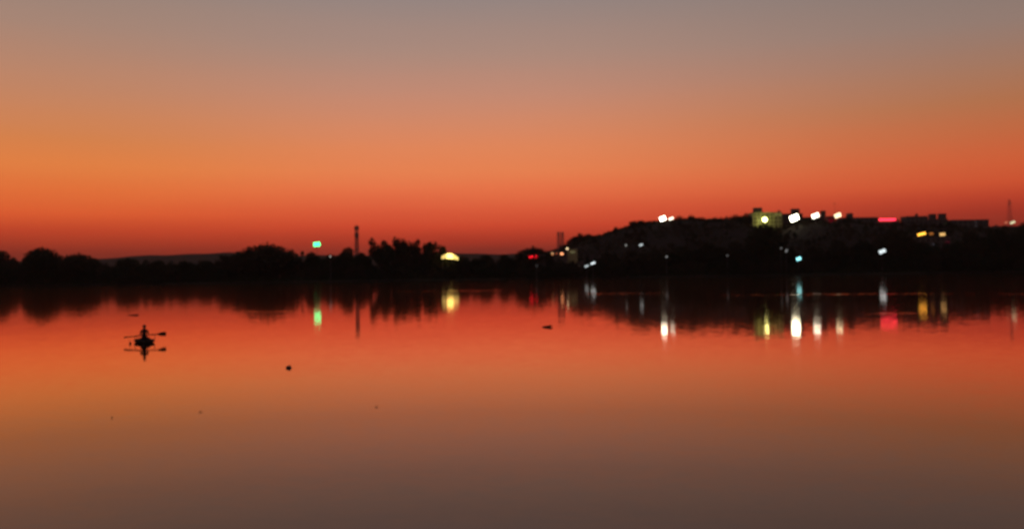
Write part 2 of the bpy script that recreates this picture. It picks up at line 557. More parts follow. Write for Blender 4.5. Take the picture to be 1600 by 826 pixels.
# lower bushy trees that close the belt between the named ones
px = -60
while px < 1680:
    base = interp([(-60, 412), (150, 418), (350, 416), (560, 413), (800, 412), (940, 410), (1100, 402), (1300, 398), (1680, 388)], px)
    plant_tree(px, base + random.uniform(-3, 8), random.uniform(34, 52), random.uniform(503, 509), 'bush',
               'low dark bushy tree filling the shore belt between the taller trees', 'low bushy trees in the shore belt', 'bushy_tree')
    px += random.uniform(13, 21)
PROF = [(-60, 402), (100, 404), (140, 410), (158, 411), (180, 407), (205, 405), (250, 408), (300, 408), (345, 402), (480, 402), (530, 399), (560, 398), (580, 403), (700, 404), (800, 402), (860, 401), (905, 409),
        (940, 398), (1000, 394), (1060, 389), (1130, 388), (1240, 390), (1300, 384), (1400, 368), (1440, 376), (1480, 377), (1560, 361), (1680, 360)]
px = -50
while px < 1670:
    plant_tree(px, interp(PROF, px) + random.uniform(-1.5, 3), random.uniform(30, 44), random.uniform(519, 530), 'bush',
               'mid-height dark tree closing the far shore belt behind the front row', 'back row trees in the shore belt', 'belt_tree')
    px += random.uniform(15, 22)
# small trees on the hill slope and along its skyline
HL = ('small dark tree scattered over the slope of the lit hill', 'small trees scattered over the hill slope')
for k in range(230):
    x = random.uniform(40, 500)
    y = random.uniform(610, 785)
    gz = ground_z(x, y)
    tm, cm = random.choice(PROTO[random.choice(('bush', 'bush', 'round'))])
    t = thing('hillside_tree', (x, y, gz - 0.1), HL[0], 'tree', HL[1], random.uniform(0, 6.28))
    h = random.uniform(3.0, 6)
    t.scale = (h * random.uniform(.9, 1.3),) * 2 + (h,)
    link('trunk', tm, t, M['bark'])
    link('crown', cm, t)
SKT = [(868, 391, 18), (884, 384, 20), (903, 367, 24), (917, 364, 22), (928, 374, 20), (950, 362, 20), (962, 358, 18), (978, 355, 20),
       (1000, 344, 26), (1018, 346, 22), (1062, 337, 22), (1080, 336, 24), (1098, 339, 20), (1116, 339, 18), (1134, 338, 18), (1150, 335, 22), (1166, 333, 20),
       (1264, 339, 14), (1325, 337, 16), (1400, 342, 22), (1428, 337, 20), (1484, 346, 16), (1556, 351, 18), (1600, 347, 22), (1630, 350, 30), (1660, 352, 30)]
SKL = ['small tree low on the hill skyline by the twin masts', 'small skyline tree just right of the twin masts', 'ragged tree standing above the small lit wall on the hill skyline', 'ragged tree leaning at the right of a clump above the small lit wall',
       'low tree in the dip right of the ragged skyline clump', 'small tree on the rising skyline left of a larger skyline tree', 'second small tree up the rising skyline', 'low bush below the tree that stands clear on the skyline',
       'spreading tree standing clear on the skyline left of the twin floodlights', 'low tree on the skyline directly left of the twin floodlights', 'small pointed tree on the skyline directly right of the twin floodlights',
       'low rounded tree on the skyline second from the twin floodlights', 'low rounded tree on the skyline left of the small faint yellow building', 'small tree behind the faint yellow building on the ridge',
       'small tree right of the faint yellow building on the ridge', 'ridge tree second to the left of the yellow lit building', 'ridge tree directly left of the yellow lit building', 'small bush between two floodlights on the ridge',
       'low tree right of the floodlight near the thin antenna', 'tree on the ridge just right of the red neon', 'pointed tree over the roof of the block right of the red neon', 'small tree left of the long flat-roofed building',
       'small bush right of the long flat-roofed building', 'tree on the ridge at the right edge of the photo', 'tree past the right edge of the photo on the ridge', 'outer tree past the right edge on the ridge']
for (a, lab) in zip(SKT, SKL):
    plant_tree(a[0], a[1], a[2] * 1.5, YR + random.uniform(-12, 6), 'feathery' if a[0] in (903, 917, 1000) else 'bush', lab, 'trees along the hill skyline', 'skyline_tree')

q_ = 884
FILL = [(870, 390), (905, 378), (940, 370), (975, 357), (1000, 350), (1030, 346), (1080, 339), (1110, 342), (1150, 337), (1172, 334)]
while q_ < 1172:
    if not 1022 < q_ < 1058:
        plant_tree(q_, interp(FILL, q_) + random.uniform(-2.5, 3.5), random.uniform(13, 25), YR + random.uniform(-14, -2), 'bush',
                   'low scrubby tree in the continuous fringe along the rising hill skyline', 'fringe of trees on the hill skyline', 'scrub_tree')
    q_ += random.uniform(6, 9)
# bank vegetation nobody could count
rg = np.random.default_rng(3)
n = 26000
xs = rg.uniform(-340, 360, n)
ys = np.array([shore_y(x) for x in xs]) + rg.random(n) ** 1.4 * 26 + 0.4
zs = np.array([land_z(x, y) for x, y in zip(xs, ys)]) + rg.random(n) * (1.0 + 2.2 * np.clip(np.sin(xs / 13.0) + np.sin(xs / 5.1), 0, 2) * .6)
c = np.stack([xs, ys, zs], 1)
a = rg.normal(size=(n, 3)); a[:, 2] = np.abs(a[:, 2]) + .4; a /= np.linalg.norm(a, axis=1)[:, None]
b = np.cross(a, rg.normal(size=(n, 3))); b /= np.linalg.norm(b, axis=1)[:, None]
s = (0.5 + 0.9 * rg.random(n))[:, None]
v = np.stack([c - a * s * .6, c + b * s * .35, c + a * s * .7, c - b * s * .35], 1).reshape(-1, 3)
i = np.arange(n) * 4
me = bpy.data.meshes.new('undergrowth')
me.from_pydata(v.tolist(), [], np.concatenate([np.stack([i, i + 1, i + 2], 1), np.stack([i, i + 2, i + 3], 1)]).tolist())
tag(link('undergrowth', me, None, M['leaf']), 'dark undergrowth and reeds along the bank of the far shore', 'undergrowth', kind='stuff')

# scrub over the hill slope, too thick to count
n = 30000
xs = rg.uniform(10, 560, n)
ys = rg.uniform(590, 802, n)
keep = (np.sin(xs / 11.0 + ys / 23.0) + np.sin(ys / 9.0 - xs / 31.0) + rg.normal(size=n) * .9) > -0.5
xs, ys = xs[keep], ys[keep]
n = len(xs)
zs = np.array([ground_z(x, y) for x, y in zip(xs, ys)]) + rg.random(n) * 1.3
c = np.stack([xs, ys, zs], 1)
a = rg.normal(size=(n, 3)); a[:, 2] = np.abs(a[:, 2]) + .3; a /= np.linalg.norm(a, axis=1)[:, None]
b = np.cross(a, rg.normal(size=(n, 3))); b /= np.linalg.norm(b, axis=1)[:, None]
s = (1.0 + 1.3 * rg.random(n))[:, None]
v = np.stack([c - a * s * .5, c + b * s * .45, c + a * s * .6, c - b * s * .45], 1).reshape(-1, 3)
i = np.arange(n) * 4
me = bpy.data.meshes.new('hillside_scrub')
me.from_pydata(v.tolist(), [], np.concatenate([np.stack([i, i + 1, i + 2], 1), np.stack([i, i + 2, i + 3], 1)]).tolist())
tag(link('hillside_scrub', me, None, M['leaf2']), 'dark low scrub covering the slope of the lit hill', 'scrub', kind='stuff')

# ------------------------------------------------------------------ lamps
WHITE, COOL, CYAN, GREEN = (255, 250, 222), (235, 248, 250), (150, 240, 245), (60, 245, 145)
WARM, YELLOW, ORANGE, RED, DIM = (255, 225, 150), (255, 178, 60), (255, 150, 90), (255, 30, 50), (200, 190, 180)
EM = {}
def em(col, s):
    k = (col, s)
    if k not in EM:
        EM[k] = emitter('lamp and wall glow %d' % len(EM), col, s)
    return EM[k]

def lamp(name, px, py, wpx, hpx, D, col, s, label, cat='lamp', group=None, cols=1, rows=1, tilt=20, pole=True):
    """a pole with one or more lit heads facing the lake; wpx, hpx = size in photograph pixels"""
    c = P(px, py, D)
    gz = ground_z(c.x, D)
    t = thing(name, (c.x, D, gz), label, cat, group)
    wd, hd = wpx * D / F, hpx * D / F
    h = c.z - gz
    if pole and h > 0.3:
        bm = bmesh.new()
        tube(bm, (0, .5, -0.5), (0, .5, max(.2, h - hd * .3)), 0.16, 0.10, 8)
        box(bm, (0, .5, 0.05), (0.6, 0.6, 0.3))
        obj('post', bm, M['steel'], t)
    rot = Matrix.Rotation(R(-tilt), 3, 'Y')
    gx, gz_ = wd / cols, hd / rows
    hm = lm = None
    for i in range(cols):
        for j in range(rows):
            off = rot @ Vector(((i - (cols - 1) / 2) * gx, 0, (j - (rows - 1) / 2) * gz_))
            if hm is None:
                bm = bmesh.new()
                box(bm, (0, .12, 0), (gx * .98, .22, gz_ * .98), rot, min(gx, gz_) * .06)
                hm = mesh('lamp_head', bm)
                hm.materials.append(M['steel'])
                bm = bmesh.new()
                box(bm, (0, -.08, 0), (gx * .92, .16, gz_ * .92), rot, min(gx, gz_) * .12)
                lm = mesh('lens', bm)
                lm.materials.append(em(col, s))
            ho = link('lamp_head', hm, t)
            ho.location = off + Vector((0, 0, h))
            link('lens', lm, ho)
    return t

FL = 'floodlights on the hill ridge'
lamp('floodlight', 1035.5, 341.5, 9.5, 6.5, 780, WHITE, 9, 'larger left floodlight of the twin white floodlights on the hill skyline', 'floodlight', FL, 2, 2)
lamp('floodlight', 1048.5, 341.5, 8, 4.0, 780, WHITE, 2.6, 'smaller right floodlight of the twin white floodlights on the hill skyline', 'floodlight', FL, 2, 1)
lamp('floodlight', 1241, 340.5, 13.0, 9.0, 770, (255, 252, 215), 16, 'largest brightest floodlight on the ridge, right of the yellow lit building', 'floodlight', FL, 3, 2)
lamp('floodlight', 1274, 337, 11.5, 7.0, 772, WHITE, 4.5, 'white floodlight on the ridge, next to the right of the largest one', 'floodlight', FL, 3, 2)
lamp('floodlight', 1309, 336.5, 10.5, 6.5, 774, (255, 240, 190), 2.4, 'white floodlight on the ridge below the thin antenna', 'floodlight', FL, 2, 2)
lamp('floodlight', 1582, 347.5, 8, 3.5, 785, (250, 240, 190), 1.1, 'small pale floodlight at the right end of the ridge', 'floodlight', FL, 2, 1)
lamp('lamp_post', 1572, 347.5, 5, 2.5, 788, (230, 130, 95), 0.9, 'dull orange lamp just left of the pale floodlight at the right end', 'lamp', None)
SL = 'street lamps on the shore and slope'
lamp('beacon', 495, 381.5, 10.5, 6.5, 560, GREEN, 4.5, 'bright green light above the dark tree left of the telecom mast', 'light', None, 2, 2, 6)
lamp('lamp_post', 516, 400.5, 3.0, 2.4, 499, DIM, 0.9, 'faint small lamp low right of the green light', 'lamp', SL, tilt=0)
lamp('street_lamp', 926.5, 411.0, 7.5, 3.0, 500, COOL, 1.6, 'upper right lamp of the white pair at the foot of the hill', 'lamp', SL, 2, 1)
lamp('street_lamp', 916.5, 415.5, 6.5, 2.6, 499, COOL, 0.9, 'lower left lamp of the white pair at the foot of the hill', 'lamp', SL, 2, 1)
lamp('street_lamp', 978, 383, 3, 3.4, 640, (190, 190, 185), .55, 'dim left lamp of two small lamps low on the hill slope', 'lamp', SL)
lamp('street_lamp', 1001.5, 382.5, 6, 3.0, 640, COOL, .9, 'brighter right lamp of two small lamps low on the hill slope', 'lamp', SL)
lamp('street_lamp', 1041.5, 401, 3, 3, 499, (170, 170, 170), 0.7, 'single dim lamp in the dark shore trees below the twin floodlights', 'lamp', SL)
lamp('street_lamp', 1136.5, 399, 3, 2.6, 499, (150, 150, 150), 0.4, 'faintest grey lamp in the dark shore trees left of the tall tree', 'lamp', SL)
lamp('street_lamp', 1220.5, 387.5, 3.4, 2.4, 499, (150, 150, 150), 0.5, 'faint upper lamp of two grey lamps right of the tall dark tree', 'lamp', SL)
lamp('street_lamp', 1228.8, 391.5, 3.0, 5.4, 499, (165, 165, 165), 0.6, 'faint lower slanting lamp of two grey lamps right of the tall dark tree', 'lamp', SL, tilt=-30)
lamp('street_lamp', 1248, 404, 7.5, 5.2, 500, CYAN, 2.4, 'cyan white lamp on the shore below the largest floodlight', 'lamp', SL, 2, 1)
lamp('street_lamp', 1378.5, 392.5, 11, 6.0, 502, COOL, 1.25, 'bright white lamp on the shore below the red neon', 'lamp', SL, 2, 1)
YL = 'three yellow lamps below the right ridge'
lamp('street_lamp', 1440, 365.5, 13.0, 4.2, 640, YELLOW, 3.2, 'leftmost and widest of the three yellow lamps below the right ridge', 'lamp', YL, 3, 1, 12)
lamp('street_lamp', 1455, 365, 7, 4, 640, (215, 130, 60), 0.55, 'dull orange middle one of the three yellow lamps below the right ridge', 'lamp', YL, 1, 1, 0)
lamp('street_lamp', 1472.5, 366, 9, 5, 640, (255, 200, 120), 1.1, 'rightmost pale one of the three yellow lamps below the right ridge', 'lamp', YL, 2, 1, 4)

# arched light: a lit barrel canopy
c0 = P(703, 398, 514)
gz = ground_z(c0.x, 514)
t = thing('lit_canopy', (c0.x, 514, gz), 'bright yellow arched canopy light low on the shore right of the feathery trees', 'canopy')
Hc = c0.z - gz
half = 13.0 * 514 / F
def arch(k0, k1, col, st):
    bm = bmesh.new()
    prev = None
    for k in range(k0, k1 + 1):
        u = -1 + 2 * k / 16
        zz = 2.0 * (1 - u * u) - 0.45 * u
        th = 1.7 + 1.3 * (1 - u * u)
        ring = [bm.verts.new((u * half, yy, Hc + zz - dz - 1.2)) for yy, dz in ((-.5, 0), (.5, 0), (.5, th), (-.5, th))]
        if prev:
            for q in range(4):
                bm.faces.new((prev[q], prev[(q + 1) % 4], ring[(q + 1) % 4], ring[q]))
        else:
            bm.faces.new(ring)
        prev = ring
    bm.faces.new(list(reversed(prev)))
    bmesh.ops.recalc_face_normals(bm, faces=bm.faces)
    obj('arch_panel', bm, em(col, st), t)
arch(0, 5, (255, 215, 120), 1.3)
arch(5, 11, (255, 222, 115), 4.5)
arch(11, 16, (255, 220, 120), 1.6)
for sx_ in (-.9, -.3, .3, .9):
    bm = bmesh.new()
    tube(bm, (sx_ * half, .8, -.5), (sx_ * half, .8, Hc + 2.0 * (1 - sx_ ** 2) - 0.45 * sx_ - 1.8 - 1.2 - 1.3 * (1 - sx_ ** 2)), .14, .12, 8)
    obj('post', bm, M['steel'], t)

# ------------------------------------------------------------------ buildings
def building(name, px0, px1, py_top, D, depth, label, wall, cat='building', group=None, cols=4, rows=2, tanks=(), huts=(), lit=(), base=None, parapet=.6, litmat=None, win=True):
    a, b = P(px0, py_top, D), P(px1, py_top, D)
    xc, wd = (a.x + b.x) / 2, b.x - a.x
    zt = (a.z + b.z) / 2
    gz = min(ground_z(xx, yy) for xx in (a.x, xc, b.x) for yy in (D, D + depth)) - .3 if base is None else base
    h = zt - gz
    t = thing(name, (xc, D, gz), label, cat, group)
    bm = bmesh.new()
    box(bm, (0, depth / 2, (h - parapet) / 2), (wd, depth, h - parapet))
    obj('wall', bm, wall, t)
    bm = bmesh.new()
    zr = h - parapet / 2 + .002
    box(bm, (0, .12, zr), (wd + .3, .3, parapet))
    box(bm, (0, depth - .12, zr), (wd + .3, .3, parapet))
    box(bm, (-wd / 2, depth / 2, zr), (.3, depth - .55, parapet))
    box(bm, (wd / 2, depth / 2, zr), (.3, depth - .55, parapet))
    ro = obj('parapet', bm, wall, t)
    vis = min(h, rows * 3.4)
    ww, hh = wd / cols * .5, vis / rows * .45
    if win:
        bm = bmesh.new()
        box(bm, (0, -.03, 0), (ww + .3, .16, hh + .3))
        fm = mesh('window', bm); fm.materials.append(wall)
        bm = bmesh.new()
        box(bm, (0, -.1, 0), (ww, .08, hh))
        gm = mesh('pane', bm); gm.materials.append(M['glass'])
        bm = bmesh.new()
        box(bm, (0, -.1, 0), (ww, .08, hh))
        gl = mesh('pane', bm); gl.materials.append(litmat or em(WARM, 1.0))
        bm = bmesh.new()
        box(bm, (0, -.18, -hh / 2 - .2), (ww + .5, .3, .12))
        sm = mesh('sill', bm); sm.materials.append(wall)
        for i in range(cols):
            for j in range(rows):
                o = link('window', fm, t)
                o.location = ((i + .5) / cols * wd - wd / 2, 0, h - parapet - (j + .5) * vis / rows)
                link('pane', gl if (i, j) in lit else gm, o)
                link('sill', sm, o)
    for (p0, p1, pt) in huts:
        u0, u1 = P(p0, pt, D + depth * .5), P(p1, pt, D + depth * .5)
        hz = (u0.z + u1.z) / 2 - gz - (h - parapet)
        bm = bmesh.new()
        box(bm, ((u0.x + u1.x) / 2 - xc, depth * .5, h - parapet + hz / 2 - .01), (u1.x - u0.x, depth * .4, hz))
        box(bm, ((u0.x + u1.x) / 2 - xc, depth * .5, h - parapet + hz + .05), (u1.x - u0.x + .4, depth * .4 + .4, .14))
        obj('rooftop_hut', bm, M['render'], t)
    for (p, pt) in tanks:
        u = P(p, pt, D + depth * .4)
        z1 = u.z - gz
        z0 = h - parapet
        bm = bmesh.new()
        r_ = 1.1
        lathe(bm, [(r_, z0 + .3), (r_ * 1.04, z0 + (z1 - z0) * .5), (r_, z1 - .35), (r_ * .45, z1 - .1), (r_ * .4, z1)], 12, (u.x - xc, depth * .4, 0))
        to = obj('water_tank', bm, M['tank'], t)
        bm = bmesh.new()
        box(bm, (u.x - xc, depth * .4, z0 + .15), (2.4, 2.4, .34))
        obj('tank_stand', bm, M['concrete'], to)
    return t

RB = 'buildings along the hill ridge'
building('apartment_building', 1176, 1222, 331.5, 792, 14, 'pale building floodlit yellow green on the ridge with a dark rooftop block', M['plaster'], group=RB, cols=7, rows=4,
         huts=((1177.5, 1189.5, 325),), tanks=((1217, 328.5),), lit=((5, 0), (6, 0)), litmat=em((225, 215, 120), .35))
building('apartment_building', 1225, 1254, 333.5, 796, 12, 'dark block with a raised rooftop room behind the largest floodlight', M['render'], group=RB, cols=4, rows=3, huts=((1236.5, 1248, 326.5),))
building('long_building', 1256, 1294, 339, 798, 12, 'long low grey building between two floodlights, one dark block on its roof', M['render'], group=RB, cols=6, rows=2, huts=((1283, 1288.5, 329.5),))
building('painted_building', 1293.5, 1304, 337.5, 782, 8, 'narrow red lit building left of the floodlight below the thin antenna', M['redwall'], group=RB, cols=2, rows=3)
building('long_building', 1316, 1372, 339.5, 800, 14, 'long dark flat building between the antenna floodlight and the red neon', M['render'], group=RB, cols=8, rows=2, huts=((1324, 1331, 333.5),))
building('sign_building', 1368, 1404, 346.5, 792, 12, 'dark flat building that carries the red neon', M['render'], group=RB, cols=5, rows=2)
building('house', 1416, 1450, 337.5, 795, 12, 'dark block right of the red neon with a small tank on top', M['render'], group=RB, cols=5, rows=3, tanks=((1432, 333.5),))
building('house', 1450.5, 1481, 342, 797, 12, 'dark block with two square rooftop rooms above the yellow lamps', M['render'], group=RB, cols=4, rows=3, huts=((1452.5, 1461, 334.5), (1467, 1476.5, 334)), lit=((3, 1),), litmat=em((130, 140, 95), .07))
building('long_building', 1488, 1545, 343, 790, 14, 'long flat-roofed building on the right ridge with two faint grey windows', M['render'], group=RB, cols=7, rows=2, lit=((4, 0), (4, 1)), litmat=em((150, 140, 145), .08))
building('house', 1546, 1620, 353, 794, 12, 'low dark building at the right end of the ridge behind the pale floodlight', M['render'], group=RB, cols=8, rows=1)
building('house', 1106, 1126, 341, 796, 9, 'small faint yellow building on the ridge between skyline trees', M['plaster'], group=RB, cols=3, rows=2, lit=((1, 0),), litmat=em((190, 180, 90), .06))
FB = 'buildings at the foot of the hill'
building('house', 887, 902, 389, 655, 9, 'small building with a pale glowing pane as its lit side wall at the foot of the hill', M['plaster'], group=FB, cols=1, rows=1, lit=((0, 0),), litmat=em((178, 170, 120), .28))  # single emissive pane stands in for lamplight on the pale wall
building('shop_building', 855, 886, 392, 650, 9, 'low shop row with orange lit fronts at the foot of the hill', M['render'], group=FB, cols=6, rows=1, lit=((1, 0), (4, 0)), litmat=em(ORANGE, 1.3))
building('shop_building', 818, 852, 397.5, 522, 7, 'small dark shop with a red lit sign under the domed tree', M['render'], group=FB, cols=4, rows=1, win=True)
building('house', 903, 912, 409, 503, 6, 'tiny dark house left of the white lamp pair at the foot of the hill', M['render'], group=FB, cols=2, rows=1, lit=((0, 0),), litmat=em((170, 150, 140), .12))
building('house', 1430, 1486, 370, 645, 10, 'dark building among trees behind the three yellow lamps', M['render'], group=FB, cols=7, rows=2, lit=((3, 1),), litmat=em((150, 145, 160), .25))
building('house', 1352, 1378, 352.5, 770, 9, 'low house with two faint windows below the red neon', M['render'], group=RB, cols=4, rows=1, lit=((1, 0), (3, 0)), litmat=em((140, 140, 105), .09))

def sign(px, py, wpx, hpx, D, col, s, label):
    c = P(px, py, D)
    wd, hd = wpx * D / F, hpx * D / F
    t = thing('neon_sign', (c.x, D, c.z), label, 'sign')
    bm = bmesh.new()
    box(bm, (0, .2, 0), (wd, .2, hd), None, .03)
    obj('sign_board', bm, M['steel'], t)
    bm = bmesh.new()
    for k in (-1, 0, 1):
        tube(bm, (-wd * .48, 0, k * hd * .3), (wd * .48, 0, k * hd * .3), hd * .15, None, 8)
    obj('neon_tube', bm, em(col, s), t)
    return t
sign(1386.5, 343, 27, 3.2, 790, (255, 45, 70), 4.5, 'long red neon bar on the roof of a dark flat building')
sign(833, 401, 14, 4.0, 520, (255, 25, 40), 2.2, 'small red lit sign on the dark shop under the domed tree')
sign(1480.5, 378, 7, 2.0, 640, (150, 20, 60), .25, 'dim dark red strip light below the rightmost yellow lamp')
lamp('lamp_post', 838.5, 415, 4, 4.5, 499, (120, 115, 115), .16, 'barely lit grey lamp on the bank below the small red lit shop', 'lamp', None, tilt=0)
# orange shop lamps
lamp('shop_lamp', 862.3, 395.7, 4.5, 3.0, 648, (255, 190, 130), 1.1, 'left lamp of the orange lit shop row at the foot of the hill', 'lamp', None, tilt=0)
lamp('shop_lamp', 869.5, 395.8, 4, 2.4, 648, (200, 95, 60), .6, 'dim middle lamp of the orange lit shop row', 'lamp', None, tilt=0)
lamp('shop_lamp', 877.8, 396.3, 5, 3.4, 648, (255, 165, 110), 2.4, 'brightest orange lamp of the shop row at the foot of the hill', 'lamp', None, tilt=0)

# globe lamps that wash the walls behind them
def globe(px, py, r, D, col, s_, label):
    c = P(px, py, D)
    gz = ground_z(c.x, D)
    t = thing('globe_lamp', (c.x, D, gz), label, 'lamp')
    bm = bmesh.new()
    tube(bm, (0, 0, -.5), (0, 0, c.z - gz - r * .9), .12, .09, 8)
    obj('post', bm, M['steel'], t)
    bm = bmesh.new()
    bmesh.ops.create_uvsphere(bm, u_segments=14, v_segments=10, radius=r, matrix=Matrix.Translation((0, 0, c.z - gz)))
    obj('globe', bm, em(col, s_), t)
globe(1195, 343, 2.1, 783.5, (250, 252, 150), 11, 'yellow white globe lamp in front of the yellow lit building')
globe(886.3, 388.3, .8, 650.5, (225, 195, 150), 2.5, 'faint grey globe lamp above the orange lit shop row')
sign(1298, 345.5, 7, 9, 779, (190, 25, 50), .16, 'dim upright glowing panel added as red wall light on the narrow red building left of the antenna floodlight')  # added glowing panel, imitates red light falling on the wall behind

# ------------------------------------------------------------------ masts
def lattice(name, px, py_top, wpx, D, label, wtop=None, drums=(), sections=9, wire=.14):
    top = P(px, py_top, D)
    gz = ground_z(top.x, D) - .3
    h = top.z - gz
    w0 = wpx * D / F / 2
    w1 = w0 if wtop is None else wtop * D / F / 2
    t = thing(name, (top.x, D, gz), label, 'mast', None, R(20))
    def cn(k, z):
        ww = w0 + (w1 - w0) * z / h
        return Vector(((-1, 1, 1, -1)[k] * ww, (-1, -1, 1, 1)[k] * ww, z))
    for k in range(4):
        bm = bmesh.new()
        tube(bm, cn(k, 0), cn(k, h), wire * 1.5, wire, 6)
        obj('leg', bm, M['steel'], t)
    bm = bmesh.new()
    for j in range(sections):
        z0, z1 = h * j / sections, h * (j + 1) / sections
        for k in range(4):
            k2 = (k + 1) % 4
            tube(bm, cn(k, z0), cn(k2, z1), wire * .6, None, 4)
            tube(bm, cn(k2, z0), cn(k, z1), wire * .6, None, 4)
            tube(bm, cn(k, z1), cn(k2, z1), wire * .6, None, 4)
    obj('bracing', bm, M['steel'], t)
    for (f, sz, hh) in drums:
        for k in range(3):
            an = 2 * math.pi * k / 3 + .5
            bm = bmesh.new()
            box(bm, (math.cos(an) * (w1 + sz * .5), math.sin(an) * (w1 + sz * .5), h * f), (sz, .35, hh), Matrix.Rotation(an + math.pi / 2, 3, 'Z'), .05)
            obj('antenna_panel', bm, M['concrete'], t)
    bm = bmesh.new()
    tube(bm, (0, 0, h - .5), (0, 0, h + 2.2), .08, .03, 6)
    obj('lightning_rod', bm, M['steel'], t)
    return t
lattice('telecom_mast', 557.2, 353, 5.2, 560, 'thin tall telecom mast rising above the shore trees, with antennas near its top', 3.6, ((.96, 1.0, 2.6), (.82, .9, 2.4)), 10, .20)
lattice('lattice_mast', 872.6, 362.5, 3.6, 760, 'left one of two short side by side masts on the hill flank', 3.2, ((.9, .7, 2.2),), 8, .12)
lattice('lattice_mast', 878.6, 362.5, 3.6, 762, 'right one of two short side by side masts on the hill flank', 3.2, ((.85, .7, 2.2),), 8, .12)
lattice('lattice_mast', 1577, 312, 8, 900, 'faint lattice mast on the skyline above the pale right end floodlight', 2.5, ((.9, .6, 2.0),), 9, .075)
t_top = P(1304, 317.5, 790)
gz = ground_z(t_top.x, 790)
t = thing('antenna', (t_top.x, 790, gz), 'thin antenna pole with a small head above the ridge floodlights', 'antenna')
bm = bmesh.new(); tube(bm, (0, 0, -.3), (0, 0, t_top.z - gz), .14, .07, 6); obj('pole', bm, M['steel'], t)
bm = bmesh.new()
for k in (-1, 0, 1):
    tube(bm, (-.9, 0, t_top.z - gz - .7 + k * .5), (.9, 0, t_top.z - gz - .7 + k * .5), .1, None, 6)
obj('antenna_head', bm, M['steel'], t)

# ------------------------------------------------------------------ rowing boat and rower
B = W(225.5, 534.5)
yaw = math.atan2(B.x, B.y)
L_, Wd, Hh = 2.6, .98, .10
bt = thing('rowing_boat', (B.x, B.y, 0), 'small dark rowing boat seen end-on on the red water with its oars out', 'boat', None, -yaw + R(6))
bm = bmesh.new()
sec = []
NS = 17
for k in range(NS):
    u = -1 + 2 * k / (NS - 1)
    wv = Wd / 2 * max(.03, (1 - abs(u) ** 2.6)) if u > -.98 else Wd * .22
    wv = max(wv, Wd * .20 * (1 if u < -.9 else 0), .015)
    sheer = Hh + .04 * u * u
    keel = -.10 + .14 * abs(u) ** 4
    y = u * L_ / 2
    prof = [(-wv, sheer), (-wv * .96, sheer * .45), (-wv * .62, keel * .7), (0, keel), (wv * .62, keel * .7), (wv * .96, sheer * .45), (wv, sheer)]
    outer = [bm.verts.new((x, y, z)) for x, z in prof]
    inner = [bm.verts.new((x * .93, y * .985, z + (.02 if abs(z - sheer) > 1e-6 else 0))) for x, z in prof]
    sec.append((outer, inner))
for (o0, i0), (o1, i1) in zip(sec, sec[1:]):
    for q in range(6):
        bm.faces.new((o0[q], o1[q], o1[q + 1], o0[q + 1]))
        bm.faces.new((i0[q + 1], i1[q + 1], i1[q], i0[q]))
    bm.faces.new((o0[0], i0[0], i1[0], o1[0]))
    bm.faces.new((o0[6], o1[6], i1[6], i0[6]))
for (o_, i_), fl in ((sec[0], 1), (sec[-1], 0)):
    for q in range(6):
        bm.faces.new((o_[q], o_[q + 1], i_[q + 1], i_[q]) if fl else (o_[q + 1], o_[q], i_[q], i_[q + 1]))
bmesh.ops.recalc_face_normals(bm, faces=bm.faces)
obj('hull', bm, M['wood'], bt)
for sgn in (-1, 1):
    bm = bmesh.new()
    prev = None
    for k in range(1, NS):
        o_ = None
        u = -1 + 2 * k / (NS - 1)
        wv = max(Wd / 2 * max(.03, (1 - abs(u) ** 2.6)), .015)
        p_ = Vector((sgn * (wv + .012), u * L_ / 2, Hh + .04 * u * u + .012))
        if prev is not None:
            tube(bm, prev, p_, .022, None, 5)
        prev = p_
    obj('gunwale', bm, M['wood'], bt)
for yy in (-.75, 0.0, .8):
    bm = bmesh.new()
    box(bm, (0, yy, .085), (Wd * .86, .22, .035), None, .006)
    obj('thwart', bm, M['wood'], bt)
for sgn in (-1, 1):
    bm = bmesh.new()
    tube(bm, (sgn * .485, -.30, Hh), (sgn * .485, -.30, Hh + .24), .014, None, 6)
    tube(bm, (sgn * .485, -.30, Hh + .24), (sgn * .54, -.30, Hh + .27), .012, None, 6)
    obj('oarlock', bm, M['steel'], bt)

BM = Matrix.Translation((B.x, B.y, 0)) @ Matrix.Rotation(-yaw + R(6), 4, 'Z')
def oar(h0, h1, blade_rot, blade_w, label):
    a, b = Vector(h0), Vector(h1)
    d = (b - a).normalized()
    t = thing('oar', BM @ a, label, 'oar', 'oars of the rowing boat')
    q = (BM.to_3x3() @ d).to_track_quat('X', 'Z')
    t.rotation_mode = 'QUATERNION'
    t.rotation_quaternion = q
    ln = (b - a).length
    bm = bmesh.new()
    tube(bm, (0, 0, 0), (.14, 0, 0), .016, .018, 8)
    tube(bm, (.14, 0, 0), (ln - .42, 0, 0), .034, .028, 8)
    obj('shaft', bm, M['wood'], t)
    bm = bmesh.new()
    rot = Matrix.Rotation(blade_rot, 3, 'X')
    prof = [(ln - .45, .03, .022), (ln - .34, blade_w * .7, .014), (ln - .15, blade_w, .011), (ln - .02, blade_w * .92, .009), (ln, blade_w * .7, .008)]
    prev = None
    for (x, hw, th) in prof:
        ring = [bm.verts.new(Vector((x, 0, 0)) + rot @ Vector((0, yy, zz))) for yy, zz in ((-hw, -th), (hw, -th), (hw, th), (-hw, th))]
        if prev:
            for k in range(4):
                bm.faces.new((prev[k], prev[(k + 1) % 4], ring[(k + 1) % 4], ring[k]))
        else:
            bm.faces.new(ring)
        prev = ring
    bm.faces.new(list(reversed(prev)))
    bmesh.ops.recalc_face_normals(bm, faces=bm.faces)
    obj('blade', bm, M['wood'], t)
oar((.12, -.34, .42), (1.08, -.28, .43), R(90), .12, 'oar on the right of the photo, broad blade held level above the water')
oar((-.12, -.34, .40), (-1.05, -.26, .33), R(18), .10, 'oar on the left of the photo, thin blade edge-on above the water')

